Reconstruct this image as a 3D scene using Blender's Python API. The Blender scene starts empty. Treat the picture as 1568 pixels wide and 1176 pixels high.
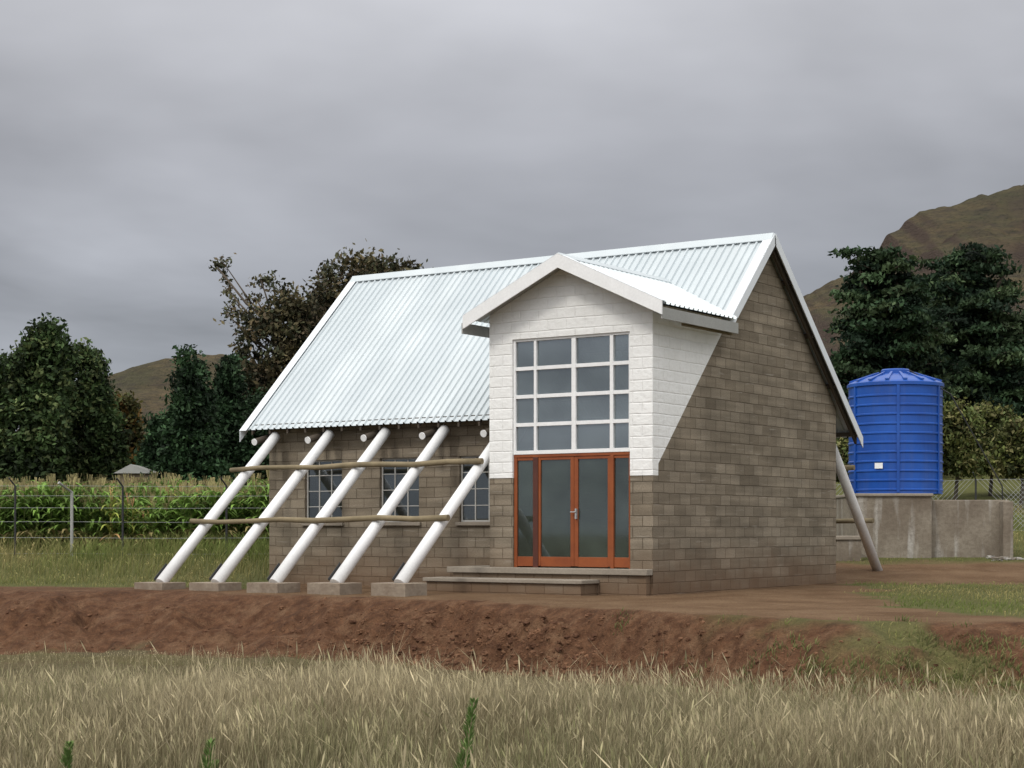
import bpy, math, random
import numpy as np
from mathutils import Vector
R=np.random.RandomState(7); random.seed(7)
F=2690.0; HZ=810.0
sc=bpy.context.scene
def PX(px,py,Y): return ((px-784)/F*Y, Y, (HZ-py)/F*Y)

# ---------------- materials -----------------
def newmat(name):
    m=bpy.data.materials.new(name); m.use_nodes=True
    nt=m.node_tree; b=nt.nodes['Principled BSDF']; return m,nt,b
def N(nt,t,**kw):
    n=nt.nodes.new(t)
    for k,v in kw.items():
        if k.startswith('i_'): n.inputs[k[2:].replace('_',' ')].default_value=v
        else: setattr(n,k,v)
    return n
def L(nt,a,b): nt.links.new(a,b)
def mixc(nt,fac,a,b,mode='MIX'):
    n=nt.nodes.new('ShaderNodeMix'); n.data_type='RGBA'; n.blend_type=mode
    for idx,v in ((0,fac),(6,a),(7,b)):
        if hasattr(v,'links'): L(nt,v,n.inputs[idx])
        elif idx==0: n.inputs[0].default_value=v
        else: n.inputs[idx].default_value=(*v,1) if len(v)==3 else v
    return n.outputs[2]
def math_(nt,op,a,b=0.0,clamp=False):
    n=nt.nodes.new('ShaderNodeMath'); n.operation=op; n.use_clamp=clamp
    for i,v in enumerate((a,b)):
        if hasattr(v,'links'): L(nt,v,n.inputs[i])
        else: n.inputs[i].default_value=v
    return n.outputs[0]
def maprange(nt,v,a,b,c,d):
    n=nt.nodes.new('ShaderNodeMapRange'); L(nt,v,n.inputs[0])
    for i,x in enumerate((a,b,c,d)): n.inputs[i+1].default_value=x
    return n.outputs[0]
def noise(nt,vec,scale,detail=4,rough=.55):
    n=nt.nodes.new('ShaderNodeTexNoise'); n.inputs['Scale'].default_value=scale
    n.inputs['Detail'].default_value=detail; n.inputs['Roughness'].default_value=rough
    if vec is not None: L(nt,vec,n.inputs['Vector'])
    return n.outputs['Fac']
def bump(nt,b,h,strength=.4,dist=.02):
    n=nt.nodes.new('ShaderNodeBump'); n.inputs['Strength'].default_value=strength; n.inputs['Distance'].default_value=dist
    L(nt,h,n.inputs['Height']); L(nt,n.outputs[0],b.inputs['Normal'])
def simple(name,c1,c2,scale=3,rough=.7,bs=.3,bd=.01,metal=0,fine=40,spec=.5,dk=.35):
    m,nt,b=newmat(name); tc=N(nt,'ShaderNodeTexCoord').outputs['Object']
    f=noise(nt,tc,scale); f=maprange(nt,f,.3,.7,0,1)
    f2=noise(nt,tc,fine,3)
    col=mixc(nt,f,c1,c2); col=mixc(nt,maprange(nt,f2,.3,.7,0,dk),col,tuple(x*.6 for x in c1))
    L(nt,col,b.inputs['Base Color']); b.inputs['Roughness'].default_value=rough; b.inputs['Metallic'].default_value=metal
    b.inputs['Specular IOR Level'].default_value=spec
    bump(nt,b,f2,bs,bd); return m
def vcol(name,rough=.8,trans=.25,dark=.5):
    m,nt,b=newmat(name); a=N(nt,'ShaderNodeAttribute',attribute_name='Col')
    tc=N(nt,'ShaderNodeTexCoord').outputs['Object']
    f=maprange(nt,noise(nt,tc,1.2,3),.3,.7,dark,1.25)
    v=nt.nodes.new('ShaderNodeVectorMath'); v.operation='SCALE'; L(nt,a.outputs['Color'],v.inputs[0]); L(nt,f,v.inputs['Scale'])
    L(nt,v.outputs[0],b.inputs['Base Color']); b.inputs['Roughness'].default_value=rough; b.inputs['Specular IOR Level'].default_value=.15
    if trans>0:
        t=nt.nodes.new('ShaderNodeBsdfTranslucent'); L(nt,v.outputs[0],t.inputs[0])
        mx=nt.nodes.new('ShaderNodeMixShader'); mx.inputs[0].default_value=trans
        L(nt,b.outputs[0],mx.inputs[1]); L(nt,t.outputs[0],mx.inputs[2]); L(nt,mx.outputs[0],nt.nodes['Material Output'].inputs[0])
    return m
def brick(nt,uv,mort=.011,smooth=.6):
    nv=N(nt,'ShaderNodeTexNoise'); nv.inputs['Scale'].default_value=2.2; L(nt,uv,nv.inputs['Vector'])
    of=N(nt,'ShaderNodeVectorMath',operation='SCALE'); L(nt,nv.outputs['Color'],of.inputs[0]); of.inputs['Scale'].default_value=.025
    ad=N(nt,'ShaderNodeVectorMath',operation='ADD'); L(nt,uv,ad.inputs[0]); L(nt,of.outputs[0],ad.inputs[1])
    br=N(nt,'ShaderNodeTexBrick'); L(nt,ad.outputs[0],br.inputs['Vector'])
    br.inputs['Scale'].default_value=1; br.inputs['Brick Width'].default_value=.4; br.inputs['Row Height'].default_value=.2
    br.inputs['Mortar Size'].default_value=mort; br.inputs['Mortar Smooth'].default_value=smooth; br.inputs['Bias'].default_value=0
    return br
def block_mat(name):
    m,nt,b=newmat(name); uv=N(nt,'ShaderNodeTexCoord').outputs['UV']
    br=brick(nt,uv)
    br.inputs['Color1'].default_value=(.168,.138,.100,1)
    br.inputs['Color2'].default_value=(.235,.198,.148,1)
    br.inputs['Mortar'].default_value=(.125,.100,.072,1)
    mp=N(nt,'ShaderNodeMapping'); L(nt,uv,mp.inputs[0]); mp.inputs['Scale'].default_value=(.45,5,1)
    st=maprange(nt,noise(nt,mp.outputs[0],1.0,2),.35,.72,.84,1.3)
    lg=maprange(nt,noise(nt,uv,1.1,4),.3,.7,.80,1.16)
    fn=noise(nt,uv,45,4,.7); fm=maprange(nt,fn,.3,.7,.72,1.25)
    k=math_(nt,'MULTIPLY',math_(nt,'MULTIPLY',st,lg),fm)
    sm=maprange(nt,noise(nt,mp.outputs[0],3.1,3),.62,.72,0,.45)
    v=nt.nodes.new('ShaderNodeVectorMath'); v.operation='SCALE'; L(nt,br.outputs['Color'],v.inputs[0]); L(nt,k,v.inputs['Scale'])
    c0=mixc(nt,sm,v.outputs[0],(.36,.325,.27))
    sp=N(nt,'ShaderNodeSeparateXYZ'); L(nt,uv,sp.inputs[0])
    h=math_(nt,'ADD',sp.outputs[1],math_(nt,'MULTIPLY',noise(nt,uv,1.6,4),.9))
    s=maprange(nt,h,.45,1.35,.75,0)
    col=mixc(nt,s,c0,(.135,.078,.043))
    L(nt,col,b.inputs['Base Color']); b.inputs['Roughness'].default_value=.92; b.inputs['Specular IOR Level'].default_value=.2
    hh=math_(nt,'SUBTRACT',math_(nt,'MULTIPLY',fn,.5),br.outputs['Fac'])
    bump(nt,b,hh,.75,.014); return m
def plaster_mat():
    m,nt,b=newmat('white_bagged_plaster'); uv=N(nt,'ShaderNodeTexCoord').outputs['UV']
    br=brick(nt,uv,.02,1.0); f=noise(nt,uv,9,5,.65); g=noise(nt,uv,1.3,4)
    c=mixc(nt,maprange(nt,g,.3,.7,0,1),(.83,.83,.81),(.76,.76,.735))
    c=mixc(nt,math_(nt,'MULTIPLY',br.outputs['Fac'],.10),c,(.55,.53,.5))
    c=mixc(nt,maprange(nt,f,.5,.75,0,.22),c,(.58,.56,.53))
    L(nt,c,b.inputs['Base Color']); b.inputs['Roughness'].default_value=.85; b.inputs['Specular IOR Level'].default_value=.2
    hh=math_(nt,'SUBTRACT',math_(nt,'MULTIPLY',f,1.6),math_(nt,'MULTIPLY',br.outputs['Fac'],.6)); bump(nt,b,hh,.6,.02); return m
M={}
M['block']=block_mat('concrete_block')
M['plaster']=plaster_mat()
M['whitepaint']=simple('white_paint',(.78,.78,.77),(.84,.84,.83),4,.45,.1,.004,fine=25,dk=.2)
M['dullpaint']=simple('dull_white_paint',(.66,.65,.63),(.76,.75,.73),4,.6,.1,.004,fine=25,dk=.3)  # slightly greyer white, used on the rear poles
M['barge']=simple('white_metal_trim',(.68,.71,.73),(.76,.79,.81),1,.4,.05,.003,fine=20,dk=.15)
M['grey']=simple('grey_fascia',(.30,.30,.28),(.36,.36,.34),2,.6)
M['wood']=simple('varnished_wood',(.29,.078,.02),(.20,.048,.013),3,.4,.15,.004,fine=30)
M['dwood']=simple('dark_wood',(.07,.02,.012),(.10,.028,.015),3,.45)
M['timber']=simple('dark_timber',(.05,.038,.026),(.08,.06,.042),2,.8)
M['gumpole']=simple('weathered_pole_wood',(.24,.19,.11),(.14,.11,.06),2.5,.85,.5,.01,fine=18)
M['conc']=simple('concrete',(.235,.20,.155),(.30,.26,.21),1.5,.9,.5,.01,fine=22)
M['footing']=simple('soiled_concrete',(.19,.14,.10),(.29,.24,.18),2.5,.95,.8,.02,fine=12)
def roughm():
    m,nt,b=newmat('stained_concrete'); tc=N(nt,'ShaderNodeTexCoord').outputs['Object']
    mp=N(nt,'ShaderNodeMapping'); L(nt,tc,mp.inputs[0]); mp.inputs['Scale'].default_value=(3.2,3.2,.35)
    c=mixc(nt,maprange(nt,noise(nt,tc,.9,5),.35,.65,0,1),(.25,.215,.165),(.14,.11,.08))
    c=mixc(nt,maprange(nt,noise(nt,mp.outputs[0],1,4),.55,.68,0,.8),c,(.40,.38,.34))
    f=noise(nt,tc,12,4,.7); c=mixc(nt,maprange(nt,f,.4,.7,0,.5),c,(.09,.07,.05))
    L(nt,c,b.inputs['Base Color']); b.inputs['Roughness'].default_value=.95; bump(nt,b,f,.7,.02); return m
M['rough']=roughm()
M['black']=simple('black_steel',(.015,.015,.015),(.03,.03,.03),5,.6)
M['steel']=simple('galvanised_steel',(.30,.31,.31),(.38,.39,.39),5,.5)
M['winframe']=simple('window_frame_paint',(.38,.37,.34),(.46,.45,.42),5,.5)
def roofmat():
    m,nt,b=newmat('galvanised_roof'); tc=N(nt,'ShaderNodeTexCoord').outputs['Object']
    f=maprange(nt,noise(nt,tc,.7,4),.3,.7,0,1)
    col=mixc(nt,f,(.50,.545,.56),(.58,.625,.64))
    mp=N(nt,'ShaderNodeMapping'); L(nt,tc,mp.inputs[0]); mp.inputs['Scale'].default_value=(1.46,.05,.05)
    col=mixc(nt,maprange(nt,noise(nt,mp.outputs[0],1,1),.4,.6,0,.35),col,(.43,.48,.505))
    L(nt,col,b.inputs['Base Color']); b.inputs['Metallic'].default_value=.2; b.inputs['Roughness'].default_value=.5
    return m
M['roof']=roofmat()
def glassmat(name,dc,tr,gl):
    m=bpy.data.materials.new(name); m.use_nodes=True; nt=m.node_tree; nt.nodes.remove(nt.nodes['Principled BSDF'])
    d=N(nt,'ShaderNodeBsdfDiffuse'); tc=N(nt,'ShaderNodeTexCoord').outputs['Object']
    c=mixc(nt,maprange(nt,noise(nt,tc,.9,3),.35,.65,0,1),dc,tuple(x*.45 for x in dc)); L(nt,c,d.inputs[0])
    t=N(nt,'ShaderNodeBsdfTransparent'); t.inputs[0].default_value=(.8,.88,.86,1)
    g=N(nt,'ShaderNodeBsdfGlossy'); g.inputs['Roughness'].default_value=.04; g.inputs[0].default_value=(.9,.95,1,1)
    bn=N(nt,'ShaderNodeBump'); bn.inputs['Strength'].default_value=.05; L(nt,noise(nt,tc,1.5,2),bn.inputs['Height']); L(nt,bn.outputs[0],g.inputs['Normal'])
    a=N(nt,'ShaderNodeMixShader'); a.inputs[0].default_value=tr; L(nt,d.outputs[0],a.inputs[1]); L(nt,t.outputs[0],a.inputs[2])
    e=N(nt,'ShaderNodeMixShader'); e.inputs[0].default_value=gl; L(nt,a.outputs[0],e.inputs[1]); L(nt,g.outputs[0],e.inputs[2])
    L(nt,e.outputs[0],nt.nodes['Material Output'].inputs[0]); return m
M['glass']=glassmat('window_glass',(.14,.165,.17),.55,.20)
M['wglass']=glassmat('small_window_glass',(.03,.035,.035),.55,.10)
M['doorglass']=glassmat('door_glass',(.07,.09,.075),.45,.085)
M['leaf']=vcol('foliage',.7,.12,.6)
M['grass']=vcol('grass_blades',.8,.25,.7)
M['bark']=simple('bark',(.11,.085,.06),(.06,.048,.035),2,.9)

# --------------- mesh helpers ----------------
class MB:
    def __init__(s): s.v=[];s.f=[];s.m=[]
    def face(s,pts,mat):
        i=len(s.v); s.v+= [tuple(p) for p in pts]; s.f.append(tuple(range(i,i+len(pts)))); s.m.append(mat)
    def prism(s,pts,d,mat):
        n=len(pts); q=[tuple(a+b for a,b in zip(p,d)) for p in pts]
        i=len(s.v); s.v+= [tuple(p) for p in pts]+q
        s.f.append(tuple(range(i,i+n))[::-1]); s.f.append(tuple(range(i+n,i+2*n))); s.m+=[mat,mat]
        for k in range(n):
            a=i+k;b=i+(k+1)%n; s.f.append((a,b,b+n,a+n)); s.m.append(mat)
    def box(s,x0,x1,y0,y1,z0,z1,mat):
        s.prism([(x0,y0,z0),(x1,y0,z0),(x1,y1,z0),(x0,y1,z0)],(0,0,z1-z0),mat)
    def tube(s,pts,rad,mat,seg=10,cap=True):
        pts=[Vector(p) for p in pts]; rings=[]
        for k,p in enumerate(pts):
            d=(pts[min(k+1,len(pts)-1)]-pts[max(k-1,0)]).normalized()
            a=d.orthogonal().normalized() if abs(d.z)>.9 else d.cross(Vector((0,0,1))).normalized()
            b=d.cross(a); r=rad[k] if hasattr(rad,'__len__') else rad
            i=len(s.v)
            for j in range(seg):
                t=2*math.pi*j/seg; s.v.append(tuple(p+a*math.cos(t)*r+b*math.sin(t)*r))
            rings.append(i)
        for k in range(len(rings)-1):
            for j in range(seg):
                a=rings[k]+j;b=rings[k]+(j+1)%seg; s.f.append((a,b,rings[k+1]+(j+1)%seg,rings[k+1]+j)); s.m.append(mat)
        if cap:
            s.f.append(tuple(rings[0]+j for j in range(seg))[::-1]); s.m.append(mat)
            s.f.append(tuple(rings[-1]+j for j in range(seg))); s.m.append(mat)
    def build(s,name,parent=None,bevel=0,smooth=False):
        me=bpy.data.meshes.new(name); me.from_pydata(s.v,[],s.f)
        names=[];
        for k in s.m:
            if k not in names: names.append(k)
        for k in names: me.materials.append(M[k])
        for p,k in zip(me.polygons,s.m): p.material_index=names.index(k); p.use_smooth=smooth and len(p.vertices)<5
        me.update()
        import bmesh
        bm=bmesh.new(); bm.from_mesh(me); bmesh.ops.recalc_face_normals(bm,faces=bm.faces); bm.to_mesh(me); bm.free()
        uv=me.uv_layers.new(name='UVMap')
        for p in me.polygons:
            n=p.normal
            for li in p.loop_indices:
                c=me.vertices[me.loops[li].vertex_index].co
                uv.data[li].uv=(c.x,c.y) if abs(n.z)>.8 else ((c.y,c.z) if abs(n.x)>abs(n.y) else (c.x,c.z))
        o=bpy.data.objects.new(name,me); sc.collection.objects.link(o)
        if parent: o.parent=parent
        if bevel:
            b=o.modifiers.new('bevel','BEVEL'); b.width=bevel; b.segments=2; b.limit_method='ANGLE'
        return o
def fast(name,V,Q,C,mat,parent=None,smooth=False):
    V=np.asarray(V,dtype=np.float32); Q=np.asarray(Q,dtype=np.int32)
    me=bpy.data.meshes.new(name); me.vertices.add(len(V)); me.vertices.foreach_set('co',V.ravel())
    me.loops.add(Q.size); me.loops.foreach_set('vertex_index',Q.ravel())
    me.polygons.add(len(Q)); me.polygons.foreach_set('loop_start',np.arange(0,Q.size,4,dtype=np.int32))
    me.polygons.foreach_set('loop_total',np.full(len(Q),4,dtype=np.int32))
    me.polygons.foreach_set('use_smooth',np.full(len(Q),smooth))
    me.update(calc_edges=True)
    if C is not None:
        at=me.color_attributes.new('Col','FLOAT_COLOR','POINT')
        C=np.c_[np.asarray(C,dtype=np.float32),np.ones(len(V),dtype=np.float32)]
        at.data.foreach_set('color',C.ravel())
    me.materials.append(mat)
    o=bpy.data.objects.new(name,me); sc.collection.objects.link(o)
    if parent: o.parent=parent
    return o
def empty(name,loc=(0,0,0),rz=0):
    e=bpy.data.objects.new(name,None); e.location=loc; e.rotation_euler=(0,0,rz); sc.collection.objects.link(e); return e

# --------------- noise / terrain --------------
PERM=R.rand(256,256)
def vn(x,y):
    x=np.asarray(x,float);y=np.asarray(y,float)
    xi=np.floor(x).astype(int);yi=np.floor(y).astype(int);fx=x-xi;fy=y-yi
    fx=fx*fx*(3-2*fx);fy=fy*fy*(3-2*fy)
    g=lambda a,b:PERM[a%256,b%256]
    return (g(xi,yi)*(1-fx)+g(xi+1,yi)*fx)*(1-fy)+(g(xi,yi+1)*(1-fx)+g(xi+1,yi+1)*fx)*fy-.5
def fbm(x,y,o=4):
    s=0;a=1
    for k in range(o): s=s+a*vn(x*2**k+17*k,y*2**k+31*k);a*=.5
    return s
def ss(t): t=np.clip(t,0,1); return t*t*(3-2*t)
BX=[-60,-12,-9.8,-6.9,-2.2,0,1.44,4.1,6,9,20,60]
BT=[34,33.8,33.6,33.4,30.2,28.0,26.2,22.9,22.4,22.6,24,26]
BW=[2.9,2.9,2.9,2.9,2.2,1.9,1.8,2.1,2.6,3.0,3,3]
def bankk(x,y):
    yt=np.interp(x,BX,BT)+.5*fbm(x*.6,y*0+3,5); w=np.interp(x,BX,BW)
    return (y-(yt-w))/w
def Hh(x,y):
    x=np.asarray(x,float);y=np.asarray(y,float)
    k0=bankk(x,y); kk=np.clip(k0,0,1)
    k=ss(k0*.9+.1)*.45+.55*kk**.7
    top=np.interp(y,[0,30,38,43,50,90,300,3000],[-1.24,-1.18,-1.15,-.72,-.4,1.0,6,30])
    top=top+np.clip((x-6)/8,0,1)*np.clip(y-44,0,60)*.055
    low=-2.12+.06*fbm(x*.3,y*.3,2)
    onb=np.exp(-((k0-.42)/.42)**2)
    rg=np.exp(-((x+.6)/2.8)**2)
    rl=1-2*np.abs(vn(x*1.3+y*.55,y*.22+5)); r2=1-2*np.abs(vn(x*3.4-y*.5,y*.5+15))
    gul=-.30*np.clip(rl-.3,0,1)-.13*np.clip(r2-.25,0,1)
    lump=np.abs(fbm(x*2.6+40,y*2.6,4))
    nz=onb*(.26*fbm(x*.8,y*.8,4)+gul+(.16+.22*rg)*lump)+.02*fbm(x*1.5,y*1.5,3)
    far=np.clip((y-60)/200,0,1)*1.0*fbm(x*.02,y*.02,3)
    return low+(top-low)*k+nz+far
def axis(segs):
    out=[]
    for a,b,n in segs: out+=list(np.linspace(a,b,n,endpoint=False))
    out.append(segs[-1][1]); return np.array(out)
gx=axis([(-3000,-300,16),(-300,-40,30),(-40,-13,45),(-13,12,480),(12,40,60),(40,300,30),(300,3000,16)])
gy=axis([(-200,0,12),(0,14,40),(14,20,60),(20,36,320),(36,60,110),(60,120,60),(120,400,40),(400,3500,24)])
X,Y=np.meshgrid(gx,gy); Z=Hh(X,Y)
nx,ny=len(gx),len(gy)
idx=np.arange(nx*ny).reshape(ny,nx)
Q=np.stack([idx[:-1,:-1],idx[:-1,1:],idx[1:,1:],idx[1:,:-1]],-1).reshape(-1,4)
k0=bankk(X,Y); nn=fbm(X*.6,Y*.6,4)
def green_mask(X,Y):
    k0=bankk(X,Y); n=fbm(X*.6,Y*.6,4)
    soil=ss((k0+.45+n*.9+.35*ss((X-1)/4))/.25)
    left=ss((Y-(35.3+n*1.2)+np.clip((X+7)*.9,0,5)*1)/.8)*(X<-4.6+n) 
    right=ss((X-6.1+n*1.6-np.clip((Y-26)*.05,0,1))/.7)*ss((37.2+n*1.4-Y)/.8)*ss((k0-.6)/.5)*(.95+.4*n)
    back=ss((Y-41.8+n)/1.0)
    bankg=.75*ss((X-2.5+n*3)/3)*ss((n+.08)/.3)*(k0<1.05)
    foot=ss((k0+1.0)/.2)*ss((-.1-k0+n*.7)/.25)*(.25+.35*ss((-X-2)/3))*(n>-.15)
    g=np.clip(np.maximum.reduce([left,right,back,bankg,foot]),0,1)
    return soil,g
soil,g=green_mask(X,Y)
soil=np.maximum(soil,g)
pad=ss((k0-.95)/.2)*(1-ss((-X-3+nn*2)/4)*.7)
C=np.stack([soil*(1-g),g*soil,pad],-1).reshape(-1,3)
def groundmat():
    m,nt,b=newmat('ground_soil_and_grass'); a=N(nt,'ShaderNodeAttribute',attribute_name='Col')
    s=N(nt,'ShaderNodeSeparateColor'); L(nt,a.outputs['Color'],s.inputs[0])
    tc=N(nt,'ShaderNodeTexCoord').outputs['Object']
    n1=noise(nt,tc,.8,5,.6); n2=noise(nt,tc,6,5,.65); n3=noise(nt,tc,35,3,.6); n4=noise(nt,tc,2.3,5,.7)
    dry=mixc(nt,maprange(nt,n1,.35,.65,0,1),(.10,.085,.042),(.15,.12,.065))
    green=mixc(nt,maprange(nt,n2,.3,.7,0,1),(.085,.10,.03),(.15,.15,.055))
    bank=mixc(nt,maprange(nt,n2,.35,.65,0,1),(.075,.034,.018),(.155,.078,.042))
    bank=mixc(nt,maprange(nt,n4,.5,.66,0,.8),bank,(.19,.11,.063))
    bank=mixc(nt,maprange(nt,n4,.46,.34,0,.7),bank,(.055,.028,.017))  # random dark blotches: relief shading put into the soil colour
    padc=mixc(nt,maprange(nt,n1,.35,.65,0,1),(.14,.082,.044),(.215,.138,.08))
    padc=mixc(nt,maprange(nt,n4,.55,.7,0,.5),padc,(.25,.17,.105))
    so=mixc(nt,s.outputs[2],bank,padc)
    c=mixc(nt,s.outputs[0],dry,so); c=mixc(nt,s.outputs[1],c,green)
    c=mixc(nt,maprange(nt,n3,.35,.7,0,.5),c,(.04,.025,.015))
    L(nt,c,b.inputs['Base Color']); b.inputs['Roughness'].default_value=.95; b.inputs['Specular IOR Level'].default_value=.1
    h=math_(nt,'ADD',n2,math_(nt,'MULTIPLY',n3,.4)); bump(nt,b,h,.9,.11); return m
fast('ground',np.stack([X,Y,Z],-1).reshape(-1,3),Q,C,groundmat(),smooth=True)

# --------------- house ----------------
A=(2.489,31.0,-1.15)
house=empty('concrete_block_house',A,math.atan2(-.56,.829))
def T(t,s,z): return (-t,s,z)
def tbox(mb,t0,t1,s0,s1,z0,z1,mat): mb.box(-t1,-t0,s0,s1,z0,z1,mat)
RZ=6.92; RS=4.45; FS=.979; BS=.878
zm=lambda s: RZ-FS*(RS-s) if s<=RS else RZ-BS*(s-RS)
DC=1.72; DZ=6.055; DSL=.467
zd=lambda t: DZ-DSL*abs(t-DC)
def wallT(mb,s0,s1,t0,t1,z0,z1,holes,mat):
    ts=sorted({t0,t1,*[h[0] for h in holes],*[h[1] for h in holes]}); zs=sorted({z0,z1,*[h[2] for h in holes],*[h[3] for h in holes]})
    def solid(i,j):
        if i<0 or j<0 or i>=len(ts)-1 or j>=len(zs)-1: return False
        c=(ts[i]+ts[i+1])/2; d=(zs[j]+zs[j+1])/2
        return not any(h[0]<c<h[1] and h[2]<d<h[3] for h in holes)
    for i in range(len(ts)-1):
        for j in range(len(zs)-1):
            if not solid(i,j): continue
            a,b,c,d=ts[i],ts[i+1],zs[j],zs[j+1]
            for s in (s0,s1): mb.face([T(a,s,c),T(b,s,c),T(b,s,d),T(a,s,d)],mat)
            if not solid(i-1,j): mb.face([T(a,s0,c),T(a,s1,c),T(a,s1,d),T(a,s0,d)],mat)
            if not solid(i+1,j): mb.face([T(b,s0,c),T(b,s1,c),T(b,s1,d),T(b,s0,d)],mat)
            if not solid(i,j-1): mb.face([T(a,s0,c),T(b,s0,c),T(b,s1,c),T(a,s1,c)],mat)
            if not solid(i,j+1): mb.face([T(a,s0,d),T(b,s0,d),T(b,s1,d),T(a,s1,d)],mat)
W=MB()
wins=[(4.0,5.0,1.29,2.59),(6.0,7.0,1.29,2.59),(8.0,9.0,1.29,2.59)]
wallT(W,1.1,1.3,3.505,9.8,-.2,3.5,wins,'block')
wallT(W,7.73,7.93,.2,9.8,-.2,3.72,wins[:1]+wins[2:],'block')
W.prism([T(0,s,z) for s,z in [(.19,-.2),(7.93,-.2),(7.93,3.74),(RS,RZ-.12),(2.80,5.14),(2.72,4.93),(.19,2.31)]],T(.2,0,0),'block')
W.prism([T(9.8,s,z) for s,z in [(1.1,-.2),(7.93,-.2),(7.93,3.74),(RS,RZ-.12),(1.1,3.55)]],T(.2,0,0),'block')
tbox(W,0,.465,0,.19,-.2,2.10,'block'); tbox(W,2.987,3.505,0,.19,-.2,2.10,'block')
W.prism([T(3.305,s,z) for s,z in [(.19,-.2),(1.1,-.2),(1.1,3.2),(.19,2.31)]],T(.2,0,0),'block')
W.build('block_walls',house)
W=MB()
W.prism([T(0,s,z) for s,z in [(.19,2.31),(2.72,4.93),(2.80,5.14),(.19,5.14)]],T(.2,0,0),'plaster')
W.prism([T(t,-.012,z) for t,z in [(0,2.10),(.465,2.10),(.465,4.67),(2.987,4.67),(2.987,2.10),(3.505,2.10),(3.505,zd(3.505)-.07),(DC,DZ-.07),(0,zd(0)-.07)]],(0,.202,0),'plaster')
W.prism([T(3.305,s,z) for s,z in [(.19,2.31),(1.1,3.2),(2.8,4.95),(2.8,5.14),(.19,5.14)]],T(.2,0,0),'plaster')
W.build('white_plaster_gable',house)
W=MB()
tbox(W,.2,9.8,1.3,7.73,.30,.42,'conc'); tbox(W,.2,3.3,.19,1.3,.30,.42,'conc')
tbox(W,.003,4.35,-.22,-.001,.33,.44,'conc'); tbox(W,3.507,4.35,.001,1.097,.33,.44,'conc'); tbox(W,.467,2.985,.001,.19,.30,.435,'conc')
tbox(W,.05,4.25,-.16,-.004,-.2,.329,'block'); tbox(W,3.51,4.25,-.0,1.095,-.2,.329,'block')
tbox(W,1.0,4.5,-.78,-.165,.175,.245,'conc'); tbox(W,1.05,4.45,-.73,-.17,-.3,.174,'block')
W.build('porch_step',house,bevel=.012)
def prof(a,b):
    out=[];p=a
    while p<b:
        for d,h in ((0,0),(.105,0),(.12,.036),(.147,.036),(.162,0)):
            if p+d<b: out.append((p+d,h))
        p+=.171
    out.append((b,0)); return out
Rf=MB()
nF=np.array([-FS,1])/math.hypot(1,FS); nB=np.array([BS,1])/math.hypot(1,BS)
P=prof(-.22,10.4)
def slow(t):
    if t<3.5: return RS-(RZ-zd(t))/FS-.05
    return .70
def pf(t,s,h): return T(t,s+nF[0]*h,zm(s)+nF[1]*h)
def pb(t,s,h): return T(t,s+nB[0]*h,zm(s)+nB[1]*h)
for (a,ha),(b,hb) in zip(P[:-1],P[1:]):
    mid=(a+b)/2
    sa,sb=(slow(a),slow(b)) if (a<3.5)==(b<3.5) else (slow(mid),slow(mid))
    Rf.face([pf(a,sa,ha),pf(b,sb,hb),pf(b,RS,hb),pf(a,RS,ha)],'roof')
    Rf.face([pb(a,RS,ha),pb(b,RS,hb),pb(b,8.75,hb),pb(a,8.75,ha)],'roof')
nd=math.hypot(1,DSL)
P=prof(-.40,3.62)
def tw(s):
    full=2.115
    if zm(s)<=zd(DC+full): return full
    return max(0.0,(DZ-zm(s)+.02)/DSL)
for (a,ha),(b,hb) in zip(P[:-1],P[1:]):
    for sg in (-1,1):
        def q(s,w,h): return T(DC+sg*(w+h*DSL/nd),s,DZ-DSL*w+h/nd)
        Rf.face([q(a,0,ha),q(b,0,hb),q(b,tw(b),hb),q(a,tw(a),ha)],'roof')
Rf.build('metal_roof_sheets',house)
W=MB()
def strip(mb,p0,p1,q0,q1,mat,th=.012):
    mb.prism([p0,p1,q1,q0],(0,0,-th),mat)
h=.055
strip(W,pf(-.23,RS,h+.02),pf(10.41,RS,h+.02),pf(-.23,RS-.13,h-.005),pf(10.41,RS-.13,h-.005),'roof')
strip(W,pb(-.23,RS,h+.02),pb(10.41,RS,h+.02),pb(-.23,RS+.13,h-.005),pb(10.41,RS+.13,h-.005),'roof')
for sg in (-1,1):
    W.prism([T(DC,-.42,DZ+.075),T(DC,3.62,DZ+.075),T(DC+sg*.17,3.50,DZ-.03),T(DC+sg*.17,-.42,DZ-.03)],(0,0,-.012),'roof')
def rake(t0,t1,tf,s0,s1,mb):
    f=pf if s1<=RS else pb
    mb.prism([f(t0,s0,.048),f(t1,s0,.048),f(t1,s1,.048),f(t0,s1,.048)],(0,0,-.012),'barge')
    z0,z1=f(0,s0,.048)[2]-.013,f(0,s1,.048)[2]-.013; y0,y1=f(0,s0,.048)[1],f(0,s1,.048)[1]
    mb.prism([(-tf,y0,z0),(-tf,y1,z1),(-tf,y1,z1-.23),(-tf,y0,z0-.23)],(.015,0,0),'barge')
rake(-.245,-.05,-.235,2.50,RS,W); rake(-.245,-.05,-.235,RS,8.78,W)
rake(10.425,10.23,10.415,.66,RS,W); rake(10.425,10.23,10.415,RS,8.78,W)
for sg,e in ((-1,2.14),(1,2.10)):
    W.prism([T(DC,-.44,DZ+.05),T(DC+sg*e,-.44,DZ+.05-DSL*e),T(DC+sg*e,-.44,DZ-.19-DSL*e),T(DC,-.44,DZ-.20)],(0,.03,0),'whitepaint')
    W.prism([T(DC,-.44,DZ+.062),T(DC+sg*e,-.44,DZ+.062-DSL*e),T(DC+sg*e,-.28,DZ+.062-DSL*e),T(DC,-.28,DZ+.062)],(0,0,-.010),'barge')
W.build('roof_trim',house)
W=MB()
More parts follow.
